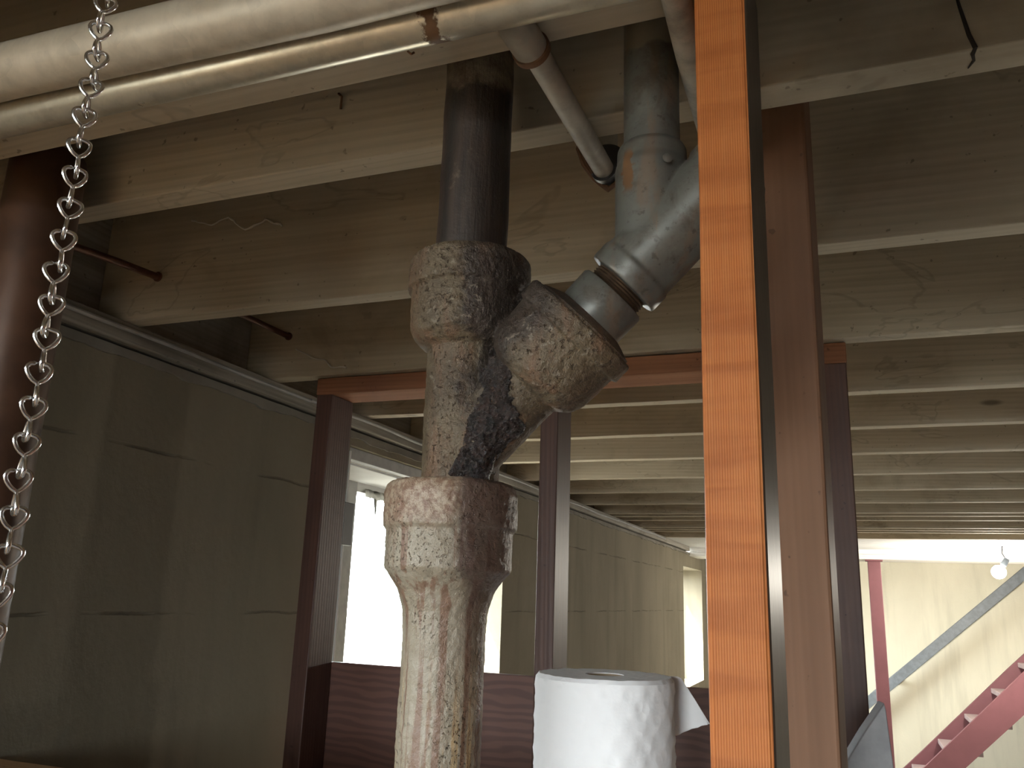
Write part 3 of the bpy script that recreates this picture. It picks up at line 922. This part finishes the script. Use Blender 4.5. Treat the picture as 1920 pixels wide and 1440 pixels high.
# ------------------------------------------------------------------ chain
CX, CY = -0.4185, 0.330
ch = empty('chain', (CX, CY, 0.44), 'bright zinc jack chain hanging in front of the left wall', 'chain')
PITCHZ = 0.0203
bm = new()
pts = []
n = 40
Lh = (PITCHZ + 0.0038) / 2
for i in range(n):
    t = 2 * math.pi * i / n
    z = Lh * math.cos(t)
    w = 0.0062 * math.copysign(abs(math.sin(2 * t)) ** 0.72, math.sin(2 * t))
    pts.append((w, 0, z) if z >= 0 else (0, w, z))
tube(bm, pts, 0.00128, 8, closed=True)
bmesh.ops.recalc_face_normals(bm, faces=bm.faces[:])
lme = bpy.data.meshes.new('link')
bm.to_mesh(lme); bm.free()
for p in lme.polygons:
    p.use_smooth = True
lme.materials.append(M['zinc'])
k = 0
z = 0.432
while z > -0.045:
    o = bpy.data.objects.new('link', lme)
    link(o, ch)
    o.location = (0.0008 * math.sin(k * 1.3), 0.0006 * math.cos(k * 2.1), z - 0.44)
    o.rotation_euler = (0.05 * math.sin(k * 2.7), 0.06 * math.sin(k * 1.9), math.radians(38 + 9 * math.sin(k * 0.8) + 26 * k / 28))
    z -= PITCHZ
    k += 1
bm = new(); tube(bm, [(CX, CY, 0.456), (CX, CY, 0.446), (CX + 0.003, CY, 0.4415), (CX, CY, 0.4375), (CX - 0.0035, CY, 0.441)], 0.0012, 8)
obj('hook', bm, 'zinc', ch, smooth=True)

# ------------------------------------------------------------------ bench and paper towel
wb = empty('workbench', (-0.7, 0.85, FLOOR), 'pale wooden workbench edge at the foot of the left wall', 'workbench')
bm = new(); bx(bm, -1.166, -0.42, 0.715, 0.955, -0.285, -0.25); obj('bench_top', bm, 'bench', wb, org=(-1.166, 0.715, -0.285), bevel=0.003)
bm = new(); bx(bm, -1.166, -0.50, -1.35, 0.575, -0.285, -0.25); obj('bench_top', bm, 'bench', wb, org=(-1.166, -1.35, -0.285), bevel=0.003)  # unseen near board, added to bounce sunlight up onto the joists
for xx, yy in ((-1.13, -1.2), (-0.55, -1.2), (-1.13, 0.92), (-0.55, 0.92)):
    bm = new(); bx(bm, xx, xx + 0.04, yy, yy + 0.03, FLOOR, -0.285); obj('leg', bm, 'bench', wb, org=(xx, yy, FLOOR))
bm = new(); bx(bm, -0.40, -0.15, 0.80, PY0, -0.385, -0.361); obj('shelf_board', bm, 'bench', pt, org=(-0.40, 0.80, -0.385), bevel=0.002)

TX, TY, TR = -0.254, 0.950, 0.0758
tw = empty('paper_towel_roll', (TX, TY, -0.36), 'white quilted paper towel roll with a torn loose end', 'paper towel')
bm = new()
ZTOP = -0.0785
prof = []
nh = 60
lathe_pts = [(-0.36, TR * 0.99)] + [(-0.36 + (ZTOP - 0.004 + 0.36) * i / nh, TR) for i in range(1, nh + 1)] + [(ZTOP, TR - 0.004), (ZTOP, 0.021), (ZTOP - 0.05, 0.0205)]
lathe(bm, lathe_pts, (TX, TY, 0), (0, 0, 1), 96)
for v in bm.verts:
    d = Vector((v.co.x - TX, v.co.y - TY, 0))
    if d.length > 0.05:
        a = math.atan2(d.y, d.x)
        emb = 0.0018 * max(0, math.sin(a * 22) * math.sin((v.co.z) * 190)) ** 2
        v.co += d.normalized() * (emb + 0.0013 * mnoise.noise(Vector((a * 2, v.co.z * 16, 0))))
        if v.co.z > ZTOP - 0.003:
            v.co.z += 0.0012 * mnoise.noise(Vector((a * 5, 2, 0)))
obj('roll', bm, 'paper', tw, smooth=True)
bm = new()
lathe(bm, [(-0.355, 0.0195), (ZTOP - 0.001, 0.0195), (ZTOP - 0.001, 0.0212), (-0.355, 0.0212)], (TX, TY, 0), (0, 0, 1), 40, closed=True)
obj('cardboard_core', bm, plain('cardboard', (0.45, 0.33, 0.21), 0.8), tw, smooth=True)
# torn loose end: leaves the far right of the roll and curls forward
bm = new()
nu, nv = 16, 20
g = []
for i in range(nu + 1):
    u = i / nu
    row = []
    for k in range(nv + 1):
        v = k / nv
        zt = -0.0805 - 0.046 * max(0.0, (u - 0.42) / 0.58)
        zb = -0.152 + 0.028 * u + 0.0026 * mnoise.noise(Vector((u * 26, 1, 0))) + 0.0014 * mnoise.noise(Vector((u * 90, 4, 0)))
        z = zt + (zb - zt) * v
        xx = TX + 0.048 + 0.060 * u
        yy = TY + 0.059 - 0.020 * u + 0.007 * math.sin(u * 3) + 0.003 * v * u
        row.append(bm.verts.new((xx, yy, z)))
    g.append(row)
for i in range(nu):
    for k in range(nv):
        bm.faces.new((g[i][k], g[i + 1][k], g[i + 1][k + 1], g[i][k + 1]))
o = obj('loose_sheet', bm, 'paper', tw, smooth=True)
md = o.modifiers.new('thick', 'SOLIDIFY'); md.thickness = 0.0005

# dark metal sheet with a pointed corner leaning behind the post
bm = new()
P2 = [(-0.045, -0.235), (-0.020, -0.195), (0.012, -0.145), (0.0365, -0.1105), (0.038, -0.118), (0.043, -0.20), (0.052, -0.36), (-0.115, -0.36)]
fr_ = [bm.verts.new((a, 1.20 + 0.10 * (b_ + 0.11), b_)) for a, b_ in P2]
bk_ = [bm.verts.new((a - 0.007, 1.212 + 0.10 * (b_ + 0.11), b_ + 0.002)) for a, b_ in P2]
bm.faces.new(fr_); bm.faces.new(bk_[::-1])
for i in range(len(P2)):
    q = (i + 1) % len(P2)
    bm.faces.new((fr_[i], fr_[q], bk_[q], bk_[i]))
sl = empty('metal_sheet', (0.0, 1.2, FLOOR), 'dark grey pointed metal sheet propped beside the brown post', 'metal sheet')
obj('sheet', bm, 'dark_metal', sl, bevel=0.0012)
for xx in (-0.085, 0.03):
    bm = new(); bx(bm, xx - 0.015, xx + 0.015, 1.170, 1.188, FLOOR, -0.35); obj('leg', bm, 'dark_metal', sl)

# ------------------------------------------------------------------ far end: column, stairs, rail, lamp
col = empty('support_column', (0.215, 7.08, FLOOR), 'slim red painted column standing under the white beam', 'column', kind='thing')
bm = new(); bx(bm, 0.165, 0.255, 7.04, 7.13, FLOOR + 0.01, 0.363); obj('shaft', bm, 'red_paint', col, bevel=0.004)
bm = new(); bx(bm, 0.15, 0.27, 7.03, 7.14, 0.363, 0.375); obj('cap_plate', bm, 'red_paint', col)
bm = new(); bx(bm, 0.14, 0.28, 7.01, 7.16, FLOOR, FLOOR + 0.01); obj('base_plate', bm, 'red_paint', col)

st = empty('staircase', (0.4, 7.5, FLOOR), 'red painted open staircase with worn pale treads', 'stairs')
def stringer(yc, sh=0.0):
    bm = new()
    P3 = [(-0.03, FLOOR), (0.45, -1.084), (1.135, -0.398), (2.24, 0.66), (2.24, 0.42), (1.114, -0.678), (0.716, -1.062), (0.225, FLOOR)]
    a = [bm.verts.new((p + sh, yc - 0.02, q)) for p, q in P3]
    b_ = [bm.verts.new((p + sh, yc + 0.02, q)) for p, q in P3]
    bm.faces.new(a); bm.faces.new(b_[::-1])
    for i in range(len(P3)):
        q = (i + 1) % len(P3)
        bm.faces.new((a[i], a[q], b_[q], b_[i]))
    obj('stringer', bm, 'red_paint', st)
stringer(7.2); stringer(7.78)
for i in range(-1, 7):
    zt = -0.949 + 0.2 * i
    xl = 0.60 + 0.2005 * i
    bm = new(); bx(bm, xl, xl + 0.245, 7.222, 7.758, zt - 0.035, zt); obj('tread', bm, 'tread', st, org=(xl, 7.22, zt), bevel=0.004)
hr = empty('handrail', (0.6, 8.26, -0.2), 'slate grey handrail climbing the cream far wall', 'handrail')
bm = new(); d = Vector((0.919, 0, 0.816)).normalized(); up_ = Vector((-d.z, 0, d.x))
a, b_ = Vector((-0.1, 8.22, -0.955)), Vector((1.75, 8.22, 0.655))
vsx = [bm.verts.new(p + up_ * s + Vector((0, t, 0))) for p in (a, b_) for s in (-0.04, 0.04) for t in (-0.02, 0.02)]
for f in ((0, 1, 3, 2), (4, 6, 7, 5), (0, 4, 5, 1), (2, 3, 7, 6), (0, 2, 6, 4), (1, 5, 7, 3)):
    bm.faces.new([vsx[i] for i in f])
obj('rail', bm, 'handrail', hr, bevel=0.004)
for t in (0.25, 0.75):
    p = a.lerp(b_, t)
    bm = new(); bx(bm, p.x - 0.015, p.x + 0.015, 8.235, YF, p.z - 0.05, p.z - 0.01); obj('bracket', bm, 'handrail', hr)

lp = empty('hanging_lamp', (0.955, 6.5, 0.43), 'glaring bare bulb lamp hanging under the white ceiling', 'lamp')
bm = new(); tube(bm, [(0.99, 6.5, H), (0.985, 6.5, 0.40), (1.005, 6.5, 0.36)], 0.004, 8); obj('cord', bm, 'black', lp, smooth=True)
bm = new(); lathe(bm, [(0, 0.018), (0.05, 0.02), (0.055, 0.016)], (1.012, 6.5, 0.365), (-0.55, 0, -0.84), 24); obj('socket', bm, 'handrail', lp, smooth=True)
bm = new(); bmesh.ops.create_uvsphere(bm, u_segments=24, v_segments=14, radius=0.045, matrix=Matrix.Translation((0.955, 6.5, 0.278)))
obj('bulb', bm, emit('glowing_bulb', (1.0, 0.97, 0.92), 260.0), lp, smooth=True)
bl = bpy.data.lights.new('bulb_light', 'POINT'); bl.energy = 230; bl.shadow_soft_size = 0.04; bl.color = (1.0, 0.93, 0.80)
blo = bpy.data.objects.new('bulb_light', bl); blo.location = (0.955 - 0.955, 0, 0.22 - 0.43); link(blo, lp)

# ------------------------------------------------------------------ cobwebs and nails
def web(pts, r, label):
    bm = new()
    P = []
    for i in range(len(pts) - 1):
        a, b_ = Vector(pts[i]), Vector(pts[i + 1])
        for k in range(6):
            q = a.lerp(b_, k / 6)
            P.append(q + Vector((0, 0, 1)) * 0.004 * mnoise.noise(q * 55) + Vector((1, 0, 0)) * 0.003 * mnoise.noise(q * 80))
    P.append(Vector(pts[-1]))
    tube(bm, P, [r * (0.5 + 0.8 * abs(mnoise.noise(p * 70))) for p in P], 6)
    o = obj('cobweb', bm, 'web', None, org=pts[0], smooth=True)
    tag(o, label, 'cobweb', 'cobwebs on the joists')
web([(-1.032, 1.0535, 0.619), (-0.984, 1.0535, 0.608), (-0.951, 1.0535, 0.613), (-0.914, 1.0535, 0.588), (-0.872, 1.0535, 0.600), (-0.837, 1.0535, 0.583)], 0.0027, 'pale zigzag cobweb on the joist left of the stack')
web([(-1.093, 1.4665, 0.510), (-1.042, 1.4665, 0.486), (-1.02, 1.4665, 0.482), (-1.0, 1.4665, 0.464), (-0.96, 1.4665, 0.459)], 0.0024, 'thin cobweb strand above the red-stained partition corner')
def nail(pts, r, label):
    bm = new(); tube(bm, pts, r, 8)
    o = obj('bent_nail', bm, 'rust_strap', None, org=pts[0], smooth=True)
    tag(o, label, 'nail')
nail([(-0.490, 0.687, 0.531), (-0.4825, 0.683, 0.5235), (-0.4855, 0.687, 0.511)], 0.0013, 'small bent rusty nail on the joist left of the stack')
nail([(-0.318, 0.535, 0.448), (-0.317, 0.536, 0.441), (-0.315, 0.538, 0.4395), (-0.3135, 0.54, 0.442)], 0.001, 'tiny hooked nail under the joist beside the shiny pipe')
